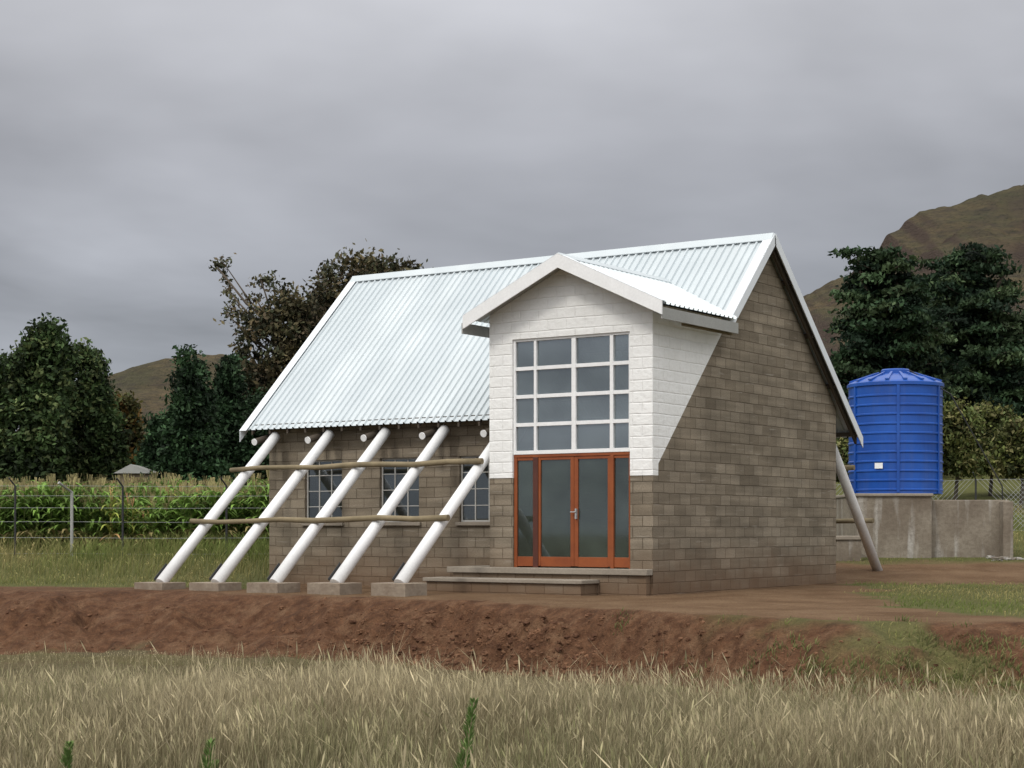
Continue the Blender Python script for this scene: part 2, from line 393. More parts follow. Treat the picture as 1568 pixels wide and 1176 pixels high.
for sg,e in ((-1,1.99),(1,1.99)):
    W.prism([T(DC,-.405,DZ-.06),T(DC+sg*e,-.405,DZ-.06-DSL*e),T(DC+sg*e,-.02,DZ-.06-DSL*e),T(DC,-.02,DZ-.06)],(0,0,-.015),'grey')
for t in (-.415,3.84): tbox(W,t,t+.03,-.405,2.5,4.80,5.0,'grey')
tbox(W,-.30,-.24,.6,2.5,4.78,4.86,'gumpole')
W.build('dormer_fascia',house)
W=MB()
tbox(W,3.515,10.38,.80,.90,zm(.85)-.13,zm(.85)-.03,'timber')
for s in (5.3,6.4,7.5,8.6): tbox(W,-.2,10.38,s-.04,s+.04,zm(s)-.12,zm(s)-.03,'timber')
tbox(W,-.2,10.38,3.96,4.04,zm(4)-.14,zm(4)-.05,'timber')
for k in range(14):
    t=3.75+k*.49
    W.prism([T(t,.72,zm(.72)-.03),T(t,1.6,zm(1.6)-.03),T(t,1.6,zm(1.6)-.15),T(t,.72,zm(.72)-.12)],T(.045,0,0),'timber')
W.prism([T(-.15,s,z) for s,z in [(RS,RZ-.05),(8.7,zm(8.7)-.05),(8.7,zm(8.7)-.2),(RS,RZ-.22),(2.85,zm(2.85)-.2),(2.85,zm(2.85)-.05)]],T(.05,0,0),'timber')
W.build('roof_timbers',house)
W=MB(); G=MB()
for sp,ws in ((1.16,wins),(7.80,wins[:1]+wins[2:])):
    for (a,b,c,d) in ws:
        for t in (a,b-.035): tbox(W,t,t+.035,sp,sp+.04,c,d,'winframe')
        for z in (c,d-.035): tbox(W,a+.035,b-.035,sp,sp+.04,z,z+.035,'winframe')
        for t in (a+.33,a+.66): tbox(W,t-.014,t+.014,sp+.003,sp+.035,c+.035,d-.035,'winframe')
        for k in (1,2,3): 
            z=c+(d-c)*k/4
            for u in range(3):
                ta=[a+.035,a+.344,a+.674][u]; tb=[a+.316,a+.646,b-.035][u]
                tbox(W,ta,tb,sp+.006,sp+.03,z-.009,z+.009,'winframe')
        tbox(G,a+.02,b-.02,sp+.016,sp+.02,c+.02,d-.02,'wglass')
        s0=1.04 if sp<2 else 7.74
        tbox(W,a-.06,b+.06,s0,s0+.24,c-.07,c-.001,'conc')
VT=[2.508,1.671,.870]
def wb(t0,t1,z0,z1,s0=.05,s1=.10,mat='whitepaint'): tbox(W,t0,t1,s0,s1,z0,z1,mat)
wb(2.94,2.987,2.53,4.67,.025);wb(.465,.512,2.53,4.67,.025);wb(.512,2.94,4.625,4.67,.025);wb(.512,2.94,2.53,2.60,.025)
for t,w in zip(VT,(.028,.045,.035)): wb(t-w,t+w,2.60,4.625,.025)
ed=[2.94]+[x for t,w in zip(VT,(.028,.045,.035)) for x in (t+w,t-w)]+[.512]
for k in (1,2,3):
    z=2.56+k*.52
    for i in range(0,8,2): wb(ed[i+1],ed[i],z-.034,z+.034,.03,.095)
tbox(G,.48,2.97,.072,.078,2.55,4.65,'glass')
wb(.465,2.987,2.475,2.528,.035,.12,'wood')
wb(2.92,2.987,.44,2.475,.04,.12,'wood'); wb(.465,.52,.44,2.475,.04,.12,'wood')
wb(2.45,2.56,.44,2.475,.03,.12,'dwood'); wb(.83,.90,.44,2.475,.03,.12,'wood')
wb(1.675,1.75,.47,2.47,.045,.10,'wood'); wb(1.59,1.672,.47,2.47,.05,.105,'wood')
wb(2.40,2.448,.47,2.47,.045,.10,'wood'); wb(.902,.96,.47,2.47,.045,.10,'wood')
for a,b in ((2.562,2.918),(1.752,2.398),(.962,1.588),(.522,.828)):
    wb(a,b,.46,.64,.05,.10,'wood'); wb(a,b,2.42,2.473,.05,.10,'wood')
tbox(G,.50,2.95,.072,.078,.60,2.45,'doorglass')
tbox(W,1.60,1.63,.0,.05,1.33,1.52,'steel'); tbox(W,1.60,1.72,-.02,.0,1.45,1.47,'steel')
W.build('window_and_door_frames',house,bevel=.004)
G.build('glass_panes',house)

def pole_row(name,s_bot,s_top,z_top,zb0,zb1,sgn):
    W=MB(); Cn=MB(); pm='whitepaint' if sgn<0 else 'dullpaint'
    for k in range(5):
        t=3.706+1.471*k if sgn<0 else .35+1.9*k+.0
        zb=zb0+(zb1-zb0)*k/4
        p0=Vector(T(t,s_bot,zb));p1=Vector(T(t,s_top,z_top))
        W.tube([p0,p0.lerp(p1,.5)+Vector((.012*math.sin(k*3),0,.01)),p1],[.115,.11,.105],pm,18)
        tbox(Cn,t-.38,t+.38,s_bot-.34,s_bot+.30,zb-.50,zb+.02,'footing')
        d=(p1-p0).normalized(); n=Vector((0,d.z*sgn,-d.y*sgn)) 
        a=p0+n*.06+Vector((-.105,0,0))
        Cn.prism([a,a+n*.06,a+n*.06+d*.45,a+d*.45],(-.016,0,0),'black')
    for kk,(a,b) in ((.725,(3.55,9.9)),(.365,(3.45,9.85))):
        if sgn>0: a,b=.1,8.2
        pts=[];rr=[]
        for i in range(9):
            t=a+(b-a)*i/8; zb=zb0+(zb1-zb0)*(t-3.7)/5.88 if sgn<0 else zb0
            s=s_bot+(s_top-s_bot)*kk; z=zb+(z_top-zb)*kk
            pts.append(T(t,s+sgn*.125,z+.1+.02*math.sin(i*2.1+kk*9))); rr.append(.06-.012*i/8+.003*math.sin(i*5))
        W.tube(pts,rr,'gumpole',10)
    e=empty(name,A,math.atan2(-.56,.829))
    W.build('poles',e,smooth=True); Cn.build('concrete_footings',e,bevel=.012)
pole_row('slanted_pole_buttress',-2.5,.86,3.12,.18,.09,-1)
pole_row('slanted_pole_buttress',11.2,8.2,3.28,.07,.07,1)
W=MB()
for k in range(5):
    t=3.706+1.471*k+.30
    W.tube([T(t,1.08,3.12),T(t,.52,2.98)],.07,'timber',16)
    W.tube([T(t,.519,2.98),T(t,.50,2.975)],.071,'whitepaint',16)
W.build('rafter_pole_ends',house)

# --------------- water tank --------------
tk=empty('water_tank',(PX(1371,757,44.6)[0],44.6,.88))
def lathe(profile,seg,mat):
    mb=MB(); 
    for (r0,z0),(r1,z1) in zip(profile[:-1],profile[1:]):
        for j in range(seg):
            a=2*math.pi*j/seg;b=2*math.pi*(j+1)/seg
            mb.face([(r0*math.cos(a),r0*math.sin(a),z0),(r0*math.cos(b),r0*math.sin(b),z0),(r1*math.cos(b),r1*math.sin(b),z1),(r1*math.cos(a),r1*math.sin(a),z1)],mat)
    return mb
def bluem():
    m,nt,b=newmat('blue_polyethylene'); tc=N(nt,'ShaderNodeTexCoord').outputs['Object']
    c=mixc(nt,maprange(nt,noise(nt,tc,1.2,4),.3,.7,0,1),(.005,.05,.26),(.009,.08,.37))
    mp=N(nt,'ShaderNodeMapping'); L(nt,tc,mp.inputs[0]); mp.inputs['Scale'].default_value=(4,4,.4)
    c=mixc(nt,maprange(nt,noise(nt,mp.outputs[0],1.5,4),.5,.75,0,.25),c,(.06,.10,.25))
    L(nt,c,b.inputs['Base Color']); b.inputs['Roughness'].default_value=.34; return m
M['blue']=bluem()
pr=[(1.17,0)]
zz=.06
for k in range(11):
    pr+= [(1.165,zz),(1.187,zz+.02),(1.187,zz+.05),(1.165,zz+.07)]; zz+=.235
pr+=[(1.17,2.68),(1.21,2.70),(1.21,2.78),(1.15,2.82),(.9,2.93),(.55,3.02),(.36,3.05),(.36,3.14),(.33,3.17),(0.001,3.18)]
mb=lathe(pr,56,'blue')
for j in range(16):
    a=2*math.pi*j/16; ca,sa=math.cos(a),math.sin(a); w=.05
    mb.prism([(1.16*ca-w*sa,1.16*sa+w*ca,2.83),(1.16*ca+w*sa,1.16*sa-w*ca,2.83),(.5*ca+w*.5*sa,.5*sa-w*.5*ca,3.05),(.5*ca-w*.5*sa,.5*sa+w*.5*ca,3.05)],(0,0,.035),'blue')
for j in range(6):
    a=2*math.pi*(j+.35)/6; ca,sa=math.cos(a),math.sin(a); w=.035
    mb.prism([(1.165*ca-w*sa,1.165*sa+w*ca,.02),(1.165*ca+w*sa,1.165*sa-w*ca,.02),(1.2*ca+w*sa,1.2*sa-w*ca,.02),(1.2*ca-w*sa,1.2*sa+w*ca,.02)],(0,0,2.7),'blue')
mb.build('tank_body',tk)
W=MB(); a=-2.2
W.prism([(1.215*math.cos(q),1.215*math.sin(q),z) for q,z in ((a,.62),(a+.16,.62),(a+.16,.76),(a,.76))],(-.01,.01,0),'whitepaint')
W.tube([(.25,-.5,3.1),(1.25,-.6,2.5),(2.6,-.4,.2),(2.7,-.2,-1.4)],.018,'black',6)
W.build('tank_label_and_cable',tk)
W=MB()
x0=PX(1312,0,43.2)[0];x1=PX(1427,0,43.2)[0];x2=PX(1543,0,43.6)[0]
W.box(x0,x1,43.2,46.2,-1.3,.86,'rough'); W.box(x1+.003,x2,43.45,46.4,-1.3,.72,'rough')
W.box(x2-.25,x2+.002,43.1,43.447,-1.2,.68,'rough'); W.box(x0-.03,x1+.03,43.15,46.25,.80,.875,'conc')
W.build('tank_platform',None,bevel=.02)
W=MB(); W.box(-.3,.3,-.25,.25,-.1,.55,'rough'); W.box(-.34,.34,-.29,.29,.5,.6,'conc'); o=W.build('concrete_inspection_box',None,bevel=.02)
o.location=(PX(1297,0,42.6)[0],42.6,float(Hh(8,42.6)))

def fence(name,pts,h,mesh=False):
    W=MB()
    for (x,y) in pts:
        z=float(Hh(x,y)); W.tube([(x,y,z-.1),(x,y,z+h)],.028,'black',8)
        W.tube([(x,y,z+h),(x-.12,y-.15,z+h+.2)],.02,'black',6)
    for (a,b) in zip(pts[:-1],pts[1:]):
        n=max(2,int(abs(b[0]-a[0])/1.0)); 
        for hh in ([.05,.45,.85,1.2,1.5,h] if not mesh else [.05,.8,h]):
            pp=[(a[0]+(b[0]-a[0])*i/n,a[1]+(b[1]-a[1])*i/n) for i in range(n+1)]
            W.tube([(p[0],p[1],float(Hh(*p))+hh) for p in pp],.004,'steel',4,False)
        if mesh:
            Ln=math.hypot(b[0]-a[0],b[1]-a[1]); m=int(Ln/.13); 
            for i in range(m):
                for sg in (1,-1):
                    u0=i*.13/Ln; u1=u0+sg*(h-.1)/Ln
                    if not (0<=u1<=1): continue
                    p=[]
                    for u,z in ((u0,.05),(u1,h)):
                        xx=a[0]+(b[0]-a[0])*u; yy=a[1]+(b[1]-a[1])*u; p.append((xx,yy,float(Hh(xx,yy))+z))
                    W.tube(p,.005,'steel',3,False)
    return W.build(name,None)
fence('wire_fence',[(-26,45.5),(-22,45.2),(-18,44.8),(-15.2,44.4),(-12.5,44.2),(-9.75,44),(-7.15,44),(-4.4,44),(-1,44),(3,44.3)],1.75)
W=MB(); z=float(Hh(-11,43.9)); W.tube([(-11.0,43.9,z-.1),(-11.0,43.9,z+1.6),(-11.25,43.6,z+1.83)],.04,'grey',8)
W.build('white_fence_post')
fence('chain_link_fence',[(6.5,51),(10,50.6),(13.2,50),(16.5,49.5),(20,49),(24,48.5)],1.5,True)

# --------------- vegetation --------------
def blades(name,pos,hgt,wid,col_base,col_tip,lean=.35,heads=0,parent=None):
    n=len(pos); a=R.rand(n)*6.283; ca,sa=np.cos(a),np.sin(a)
    la=R.normal(.6,1.3,n)+0; ld=np.abs(R.normal(0,lean,n))*hgt
    dx,dy=np.cos(la)*ld,np.sin(la)*ld*.6
    def lay(f,w,zf):
        c=pos+np.stack([dx*f**2,dy*f**2,hgt*zf],-1); o=np.stack([ca*w,sa*w,0*w],-1); return c-o,c+o
    L0=lay(0,wid*.5,0);L1=lay(.55,wid*.42,.55);L2=lay(1.,wid*.08,.97)
    V=np.stack([L0[0],L0[1],L1[0],L1[1],L2[0],L2[1]],1).reshape(-1,3)
    b=np.arange(n)[:,None]*6
    Q=np.concatenate([b+np.array([0,1,3,2]),b+np.array([2,3,5,4])])
    C=np.stack([col_base,col_base,(col_base+col_tip)/2,(col_base+col_tip)/2,col_tip,col_tip],1).reshape(-1,3)
    if heads:
        m=R.rand(n)<heads; hn=m.sum(); tipc=(L2[0]+L2[1])[m]/2; hl=hgt[m]*.2; ww=wid[m]*.9+.002
        d=np.stack([dx[m]*.35,dy[m]*.35,-hl],-1); o=np.stack([ca[m]*ww,sa[m]*ww,0*ww],-1)
        hv=np.stack([tipc,tipc+d*.4+o,tipc+d,tipc+d*.4-o],1).reshape(-1,3)
        hb=len(V)+np.arange(hn)[:,None]*4; V=np.concatenate([V,hv]); Q=np.concatenate([Q,hb+np.array([0,1,2,3])])
        hc=np.repeat(col_tip[m]*1.15,4,0); C=np.concatenate([C,hc])
    return fast(name,V,Q,C,M['grass'])
def pickcol(n,a,b,f=None):
    f=R.rand(n) if f is None else f
    return np.array(a)[None]*(1-f[:,None])+np.array(b)[None]*f[:,None]
n=210000
x=R.uniform(-11,11,n); y=9.0+20*R.rand(n)**1.25
lim=np.interp(x,[-11,-4,1,4,11],[20.5,19.2,18.0,16.6,16.4])+1.8*fbm(x*.6,y*.1,3)
k=bankk(x,y); dens=fbm(x*.5,y*.5,3)
far=ss((y-lim)/4.5)
keep=(k<-.15+.4*dens)&(R.rand(n)<np.clip(.8+dens*1.1,.2,1)*(1-.5*far))
keep&=~((np.abs(x)>5.5)&(y<13))
x,y,far=x[keep],y[keep],far[keep]; n=len(x); z=Hh(x,y)
patch=fbm(x*.35+9,y*.35,3); fp=fbm(x*1.6,y*1.6,2)
hgt=(.38+.30*R.rand(n)+.24*patch+.18*fp+.22*(R.rand(n)<.06))*(1-.8*far)
gr=np.clip(.24+patch*-1.2-fp*.5+R.normal(0,.25,n)+far*.12,0,1)
base=pickcol(n,(.125,.10,.05),(.06,.07,.028),gr); tip=pickcol(n,(.44,.375,.235),(.19,.19,.085),gr)*(.55+.8*R.rand(n))[:,None]
blades('dry_grass',np.stack([x,y,z-.02],-1),np.maximum(hgt,.05),.0030+.0045*R.rand(n),base,tip,.33,.35)
n=120000
x=R.uniform(-22,17,n); y=R.uniform(20,58,n); so,g=green_mask(x,y)
keep=(R.rand(n)<g)&(bankk(x,y)>.1)
lx=-( (x-A[0])*(-.829)+(y-A[1])*.56 ); t=-lx; s_=(x-A[0])*.56+(y-A[1])*.829
keep&=~((t>-.6)&(t<10.6)&(s_>-.9)&(s_<8.3))
keep&=~((x>8.2)&(x<12.6)&(y>42.9)&(y<46.6))
x,y,g=x[keep],y[keep],g[keep]; n=len(x); z=Hh(x,y); pt=fbm(x*.3,y*.3,3)
long=((x<-4)&(y>36)).astype(float)*np.clip((y-36)/5,0,1)
hgt=.04+.06*R.rand(n)+long*(.18+.28*R.rand(n)+.3*pt)+(y>46)*.12
f=np.clip(.5+pt*1.5+R.normal(0,.2,n)+(x>5)*(y<40)*.2,0,1)
base=pickcol(n,(.12,.12,.04),(.08,.10,.025),f); tip=pickcol(n,(.40,.33,.15),(.16,.21,.055),f)
blades('meadow_grass',np.stack([x,y,z-.01],-1),np.clip(hgt,.04,1),.008+.008*R.rand(n),base,tip,.5,.15)

def cube_sphere(n=2):
    vs={};V=[];Qs=[]
    def vid(p):
        k=tuple(round(c,4) for c in p)
        if k not in vs: vs[k]=len(V); q=np.array(p); V.append(q/np.linalg.norm(q)**.75)
        return vs[k]
    for ax in range(3):
        for sg in (-1,1):
            for i in range(n):
                for j in range(n):
                    c=[]
                    for a,b in ((i,j),(i+1,j),(i+1,j+1),(i,j+1)):
                        p=[0,0,0];p[ax]=sg;p[(ax+1)%3]=-1+2*a/n;p[(ax+2)%3]=-1+2*b/n;c.append(vid(p))
                    Qs.append(c if sg>0 else c[::-1])
    return np.array(V),np.array(Qs)
CV,CQ=cube_sphere(3)
def rep(V,Q,pos,yaw,scl,jit=0):
    n=len(pos); c,s=np.cos(yaw)[:,None],np.sin(yaw)[:,None]
    v=V[None]*scl[:,None,:]
    if jit: v=v*(1+R.normal(0,jit,(n,len(V),1)))
    x=v[...,0]*c-v[...,1]*s;y=v[...,0]*s+v[...,1]*c
    o=np.stack([x,y,v[...,2]],-1)+pos[:,None]
    q=(Q[None]+(np.arange(n)*len(V))[:,None,None]).reshape(-1,4)
    return o.reshape(-1,3),q
n=900
x=np.r_[R.uniform(-10,8,n),R.normal(-.4,1.6,1300)]; yt=np.interp(x,BX,BT); w=np.interp(x,BX,BW); y=yt-w*(.02+1.05*R.rand(len(x))**.55)
sz=.008+.03*R.rand(len(x))**3; sz[n:]*=1.35
pos=np.stack([x,y,Hh(x,y)-sz*.1],-1)
V,Qc=rep(CV,CQ,pos,R.rand(len(x))*6.28,np.stack([sz*(.8+.7*R.rand(len(x))),sz,sz*.75],-1),.2)
cc=pickcol(len(x),(.08,.038,.022),(.17,.09,.05)); fast('soil_clods',V,Qc,np.repeat(cc,len(CV),0),vcol('soil_clod',.95,0,.7))
x=np.r_[R.normal(11.6,.25,7),R.uniform(10.4,12.5,6)];y=R.normal(42.7,.2,13); sz=.03+.07*R.rand(13)
V,Qc=rep(CV,CQ,np.stack([x,y,Hh(x,y)+sz*.2],-1),R.rand(13)*6,np.stack([sz*2,sz,sz*.5],-1),.12)
fast('rubble',V,Qc,np.repeat(pickcol(13,(.16,.13,.1),(.42,.40,.37)),len(CV),0),M['grass'])

def maize_template(seed):
    r=np.random.RandomState(seed);V=[];Q=[];C=[]
    def quadstrip(pts,ws,dirw,col):
        b=len(V)
        for p,w_ in zip(pts,ws): V.append(p-dirw*w_);V.append(p+dirw*w_);C.append(col);C.append(col)
        for i in range(len(pts)-1): Q.append([b+2*i,b+2*i+1,b+2*i+3,b+2*i+2])
    Hm=1.15+.15*r.rand()
    for d in (np.array([1,0,0]),np.array([0,1,0])):
        quadstrip([np.array([0,0,0.]),np.array([0,0,Hm])],[.014,.008],d,(.16,.2,.06))
    for k in range(12):
        a=k*2.6+r.rand(); z0=.12+k*.088; l=.45+.2*r.rand(); d=np.array([math.cos(a),math.sin(a),0]); sd=np.array([-d[1],d[0],0])
        col=np.array([.14,.23,.048])*(.7+.7*r.rand()) if k>2 else np.array([.28,.23,.10])
        pts=[np.array([0,0,z0])+d*l*u+np.array([0,0,.42*l*(2.6*u-2.4*u*u)]) for u in (0,.25,.5,.75,1)]
        quadstrip(pts,[.015,.035,.038,.024,.003],sd,tuple(col))
    for k in range(6):
        a=r.rand()*6.28; t=r.rand()*.11
        quadstrip([np.array([0,0,Hm-.04]),np.array([math.cos(a)*t,math.sin(a)*t,Hm+.2])],[.006,.006],np.array([1,0,0]),(.33,.28,.14))
    return np.array(V),np.array(Q),np.array(C)
Vs=[];Qs=[];Cs=[];off=0
for sd in range(4):
    V,Qm,C=maize_template(sd); n=1300
    x=R.uniform(-26,0,n); y=np.round(R.uniform(46.5,78,n)/.8)*.8+R.normal(0,.15,n)
    y=np.where(R.rand(n)<.33,46.2+R.rand(n)*4,y)
    pt=fbm(x*.3,y*.3,3)
    sc_=.70+.45*R.rand(n)+.6*pt
    v,q=rep(V,Qm,np.stack([x,y,Hh(x,y)],-1),R.rand(n)*6.28,np.stack([sc_,sc_,sc_],-1))
    Vs.append(v);Qs.append(q+off);off+=len(v); tint=.65+.7*R.rand(n)[:,None,None]; yl=(R.rand(n)<.20-.6*pt)[:,None,None]
    c=C[None]*tint; c=np.where(yl,c*np.array([1.8,1.25,1.3]),c); Cs.append(c.reshape(-1,3))
fast('maize_crop',np.concatenate(Vs),np.concatenate(Qs),np.concatenate(Cs),M['grass'])

# trees
def quads(P,Cc,leaf):
    n=len(P)
    a=R.normal(size=(n,3));a/=np.linalg.norm(a,axis=1)[:,None];b=np.cross(a,R.normal(size=(n,3)));b/=np.linalg.norm(b,axis=1)[:,None]
    l=leaf*(.6+.8*R.rand(n,1));a=a*l;b=b*l*.5
    return np.stack([P-a,P+b,P+a,P-b],1).reshape(-1,3),np.repeat(Cc,4,0)
def leaves(clumps,Y,dens,leaf,cols,flat=1,sub=.32,depth=1.0,droop=0):
    P=[];Cc=[];k=Y/F
    for c in clumps:
        cx,cy,cz=PX(c[0],c[1],Y); rx,rz=c[2]*k,c[3]*k; ry=max(rx*.8,rz*.7)*depth
        cy+= (c[4] if len(c)>4 else R.uniform(-.5,.5)*ry)
        ns=max(4,int(10*(rx*rz)**.6)); 
        nl=int(dens*(rx*rz)*60/ns)+12
        for i in range(ns):
            d=R.normal(size=3); d/=np.linalg.norm(d); rr=R.rand()**.4
            ctr=np.array([cx,cy,cz])+d*rr*np.array([rx,ry,rz])*.9
            sr=sub*min(rx,rz)*(.7+.8*R.rand())+.12
            q=R.normal(size=(nl,3))*sr*.6*np.array([1.25,1.25,flat]); q[:,2]-=droop*(q[:,0]**2+q[:,1]**2)/max(sr,.1)
            P.append(ctr+q); col=np.array(cols[R.randint(len(cols))])*(.55+.95*R.rand()); Cc.append(np.repeat(col[None],nl,0)*(.75+.5*R.rand(nl,1)))
    return quads(np.concatenate(P),np.concatenate(Cc),leaf)
def inpoly(px,py,poly):
    r=np.zeros(len(px),bool); n=len(poly)
    for i in range(n):
        x1,y1=poly[i];x2,y2=poly[(i+1)%n]
        c=((y1>py)!=(y2>py))&(px<(x2-x1)*(py-y1)/(y2-y1+1e-9)+x1); r^=c
    return r
def crown(poly,Y,spacing,sprx,sprz,nleaf,leaf,cols,thick=.5,core=True,core_shade_col=(.012,.02,.01),droop=0,gap=0,gs=(.05,.06),cgap=.12):
    xs=[p[0] for p in poly];ys=[p[1] for p in poly]; k=Y/F
    w=max(xs)-min(xs);hh=max(ys)-min(ys); n=int(w*hh/spacing**2)
    px=R.uniform(min(xs),max(xs),n*4);py=R.uniform(min(ys),max(ys),n*4); m=inpoly(px,py,poly)
    nf=lambda a,b: fbm(a*gs[0]+poly[0][0],b*gs[1],3)
    if gap: m&=(nf(px,py)>gap)
    px,py=px[m],py[m]; P=[];Cc=[]
    cx=sum(xs)/len(xs); cn=fbm(px*.035+7,py*.05,2)
    for a,b,q_ in zip(px,py,cn):
        hwid=w*.5*k*thick; u=min(1,abs(a-cx)/(w*.5)); dmax=hwid*math.sqrt(max(.08,1-u*u))
        yy=R.choice([-1,1])*dmax*R.rand()**.6
        x,y,z=PX(a,b,Y); c=np.array([x,y+yy,z])
        q=R.normal(size=(nleaf,3))*np.array([sprx*k,sprx*k,sprz*k]); q[:,2]-=droop*(q[:,0]**2+q[:,1]**2)
        P.append(c+q); col=np.array(cols[R.randint(len(cols))])*max(.35,.45+1.0*R.rand()+q_*1.3); Cc.append(np.repeat(col[None],nleaf,0)*(.75+.5*R.rand(nleaf,1)))
    V,C=quads(np.concatenate(P),np.concatenate(Cc),leaf)
    if core:  # near-black inner leaves: shade inside the crown put into their colour
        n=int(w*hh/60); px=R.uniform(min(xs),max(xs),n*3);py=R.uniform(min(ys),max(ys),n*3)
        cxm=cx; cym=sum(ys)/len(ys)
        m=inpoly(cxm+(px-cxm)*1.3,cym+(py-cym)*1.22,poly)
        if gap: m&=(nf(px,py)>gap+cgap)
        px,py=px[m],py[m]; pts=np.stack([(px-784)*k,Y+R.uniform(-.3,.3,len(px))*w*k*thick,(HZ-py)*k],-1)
        v2,c2=quads(pts,np.repeat(np.array(core_shade_col)[None],len(pts),0),.38)
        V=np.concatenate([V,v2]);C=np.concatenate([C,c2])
    return V,C
def trunk(e,name,tp,r,limbs):
    W=MB(); W.tube(tp,[r*1.3,r,r*.6,r*.15],'bark',8)
    for q in limbs:
        top=tp[-1].z; f=max(.12,min(.8,(q.z-abs(q.x-tp[-1].x)*.7)/max(top,.1)*.85)); i=min(2,int(f*3/.9)); u=f*3/.9-i
        st=tp[i].lerp(tp[i+1],max(0,min(1,u))); md=st.lerp(q,.5)+Vector((0,R.uniform(-.3,.3),-.12*abs(q.x-st.x)))
        W.tube([st,md,q],[r*.36,r*.22,.02],'bark',6)
    W.build('trunk_and_limbs',e,smooth=True)
def tree(name,Y,base_px,V,C,limb_px,trunk_r=.25):
    bx=PX(base_px,0,Y)[0]; bz=float(Hh(bx,Y)); V=V-np.array([bx,Y,bz]); V[:,2]=np.maximum(V[:,2],.05)
    e=empty(name,(bx,Y,bz)); fast('foliage',V,np.arange(len(V)).reshape(-1,4),C,M['leaf'],e)
    top=np.percentile(V[:,2],99); mx=float(np.mean(V[:,0]))
    tp=[Vector((0,0,-.3)),Vector((mx*.25+.1,0,top*.3)),Vector((mx*.6-.1,.2,top*.6)),Vector((mx,0,top*.88))]
    ls=[]
    for c in limb_px:
        p=PX(c[0],c[1],Y); ls.append(Vector((p[0]-bx,R.uniform(-.6,.6),p[2]-bz)))
    trunk(e,name,tp,trunk_r,ls)
def cat(*vc): return np.concatenate([v for v,c in vc]),np.concatenate([c for v,c in vc])
dk=[(.035,.058,.02),(.05,.08,.028),(.028,.045,.018),(.08,.10,.038)]
wA=[(-70,600),(-50,560),(-5,550),(22,562),(40,540),(58,512),(75,492),(94,508),(106,542),(102,600),(96,660),(100,742),(-70,750)]
wB=[(96,560),(112,545),(128,534),(150,548),(160,580),(168,625),(186,650),(190,700),(178,742),(92,745),(96,640)]
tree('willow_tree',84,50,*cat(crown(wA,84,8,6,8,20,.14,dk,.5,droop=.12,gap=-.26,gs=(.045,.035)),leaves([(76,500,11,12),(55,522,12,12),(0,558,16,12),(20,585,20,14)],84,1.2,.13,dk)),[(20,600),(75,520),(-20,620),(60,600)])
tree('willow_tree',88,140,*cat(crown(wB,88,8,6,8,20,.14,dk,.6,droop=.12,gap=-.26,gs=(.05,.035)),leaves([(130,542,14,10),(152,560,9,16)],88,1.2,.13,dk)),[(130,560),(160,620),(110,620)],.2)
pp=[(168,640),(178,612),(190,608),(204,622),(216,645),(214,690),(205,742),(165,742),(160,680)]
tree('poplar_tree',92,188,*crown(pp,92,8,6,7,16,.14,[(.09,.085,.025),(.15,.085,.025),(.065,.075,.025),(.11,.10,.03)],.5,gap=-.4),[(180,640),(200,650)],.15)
con=[(.02,.042,.018),(.03,.06,.026),(.042,.08,.034),(.015,.032,.014)]
def conifer(px,top,bot,hw,Y):
    L_=[];Rr=[];m=8
    for i in range(m+1):
        u=i/m; py=top+(bot-top)*u; w=hw*(.06+.94*u**.8)
        L_.append((px-w*(.8+.4*R.rand()),py));Rr.append((px+w*(.8+.4*R.rand()),py))
        if i<m: L_.append((px-w*.7,py+(bot-top)/m*.5)); Rr.append((px+w*.7,py+(bot-top)/m*.5))
    tree('cypress_tree',Y,px,*crown(L_+Rr[::-1],Y,6.5,7,4,22,.12,con,.9,droop=.25,core_shade_col=(.008,.016,.008),gap=-.5,gs=(.05,.1)),[(px-hw*.5,bot-40),(px+hw*.5,bot-50)],.18)
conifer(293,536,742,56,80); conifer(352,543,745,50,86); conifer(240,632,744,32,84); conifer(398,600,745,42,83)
eu=[(.085,.075,.04),(.11,.09,.045),(.06,.06,.03),(.045,.05,.028),(.13,.10,.06)]
e1=[(343,404,15,10),(335,412,8,6),(352,455,10,14),(348,480,9,12),(366,478,14,16),(400,425,20,10),(420,432,18,10),(390,455,14,10),(436,452,26,16),(404,485,20,18),(448,480,28,16),(385,520,24,20),(440,520,26,20),(470,500,22,18),(345,440,5,20)]
m1=[(362,500),(400,470),(440,450),(480,470),(500,500),(480,560),(455,640),(430,742),(380,742),(372,640),(352,560)]
tree('eucalyptus_tree',100,430,*cat(leaves(e1,100,1.15,.15,eu,sub=.45),crown(m1,100,9,8,8,14,.16,eu,.5,core_shade_col=(.03,.03,.02),gap=-.06)),[c[:2] for c in e1]+[(335,410)],.28)
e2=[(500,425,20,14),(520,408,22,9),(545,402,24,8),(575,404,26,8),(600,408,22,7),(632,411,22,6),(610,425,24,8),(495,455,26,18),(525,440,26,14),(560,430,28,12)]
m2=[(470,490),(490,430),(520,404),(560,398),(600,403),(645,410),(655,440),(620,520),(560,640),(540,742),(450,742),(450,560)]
tree('eucalyptus_tree',104,520,*cat(leaves(e2,104,1.2,.15,eu,sub=.45),crown(m2,104,10,9,8,16,.17,eu,.5,core_shade_col=(.03,.03,.02),gap=-.22)),[c[:2] for c in e2],.3)
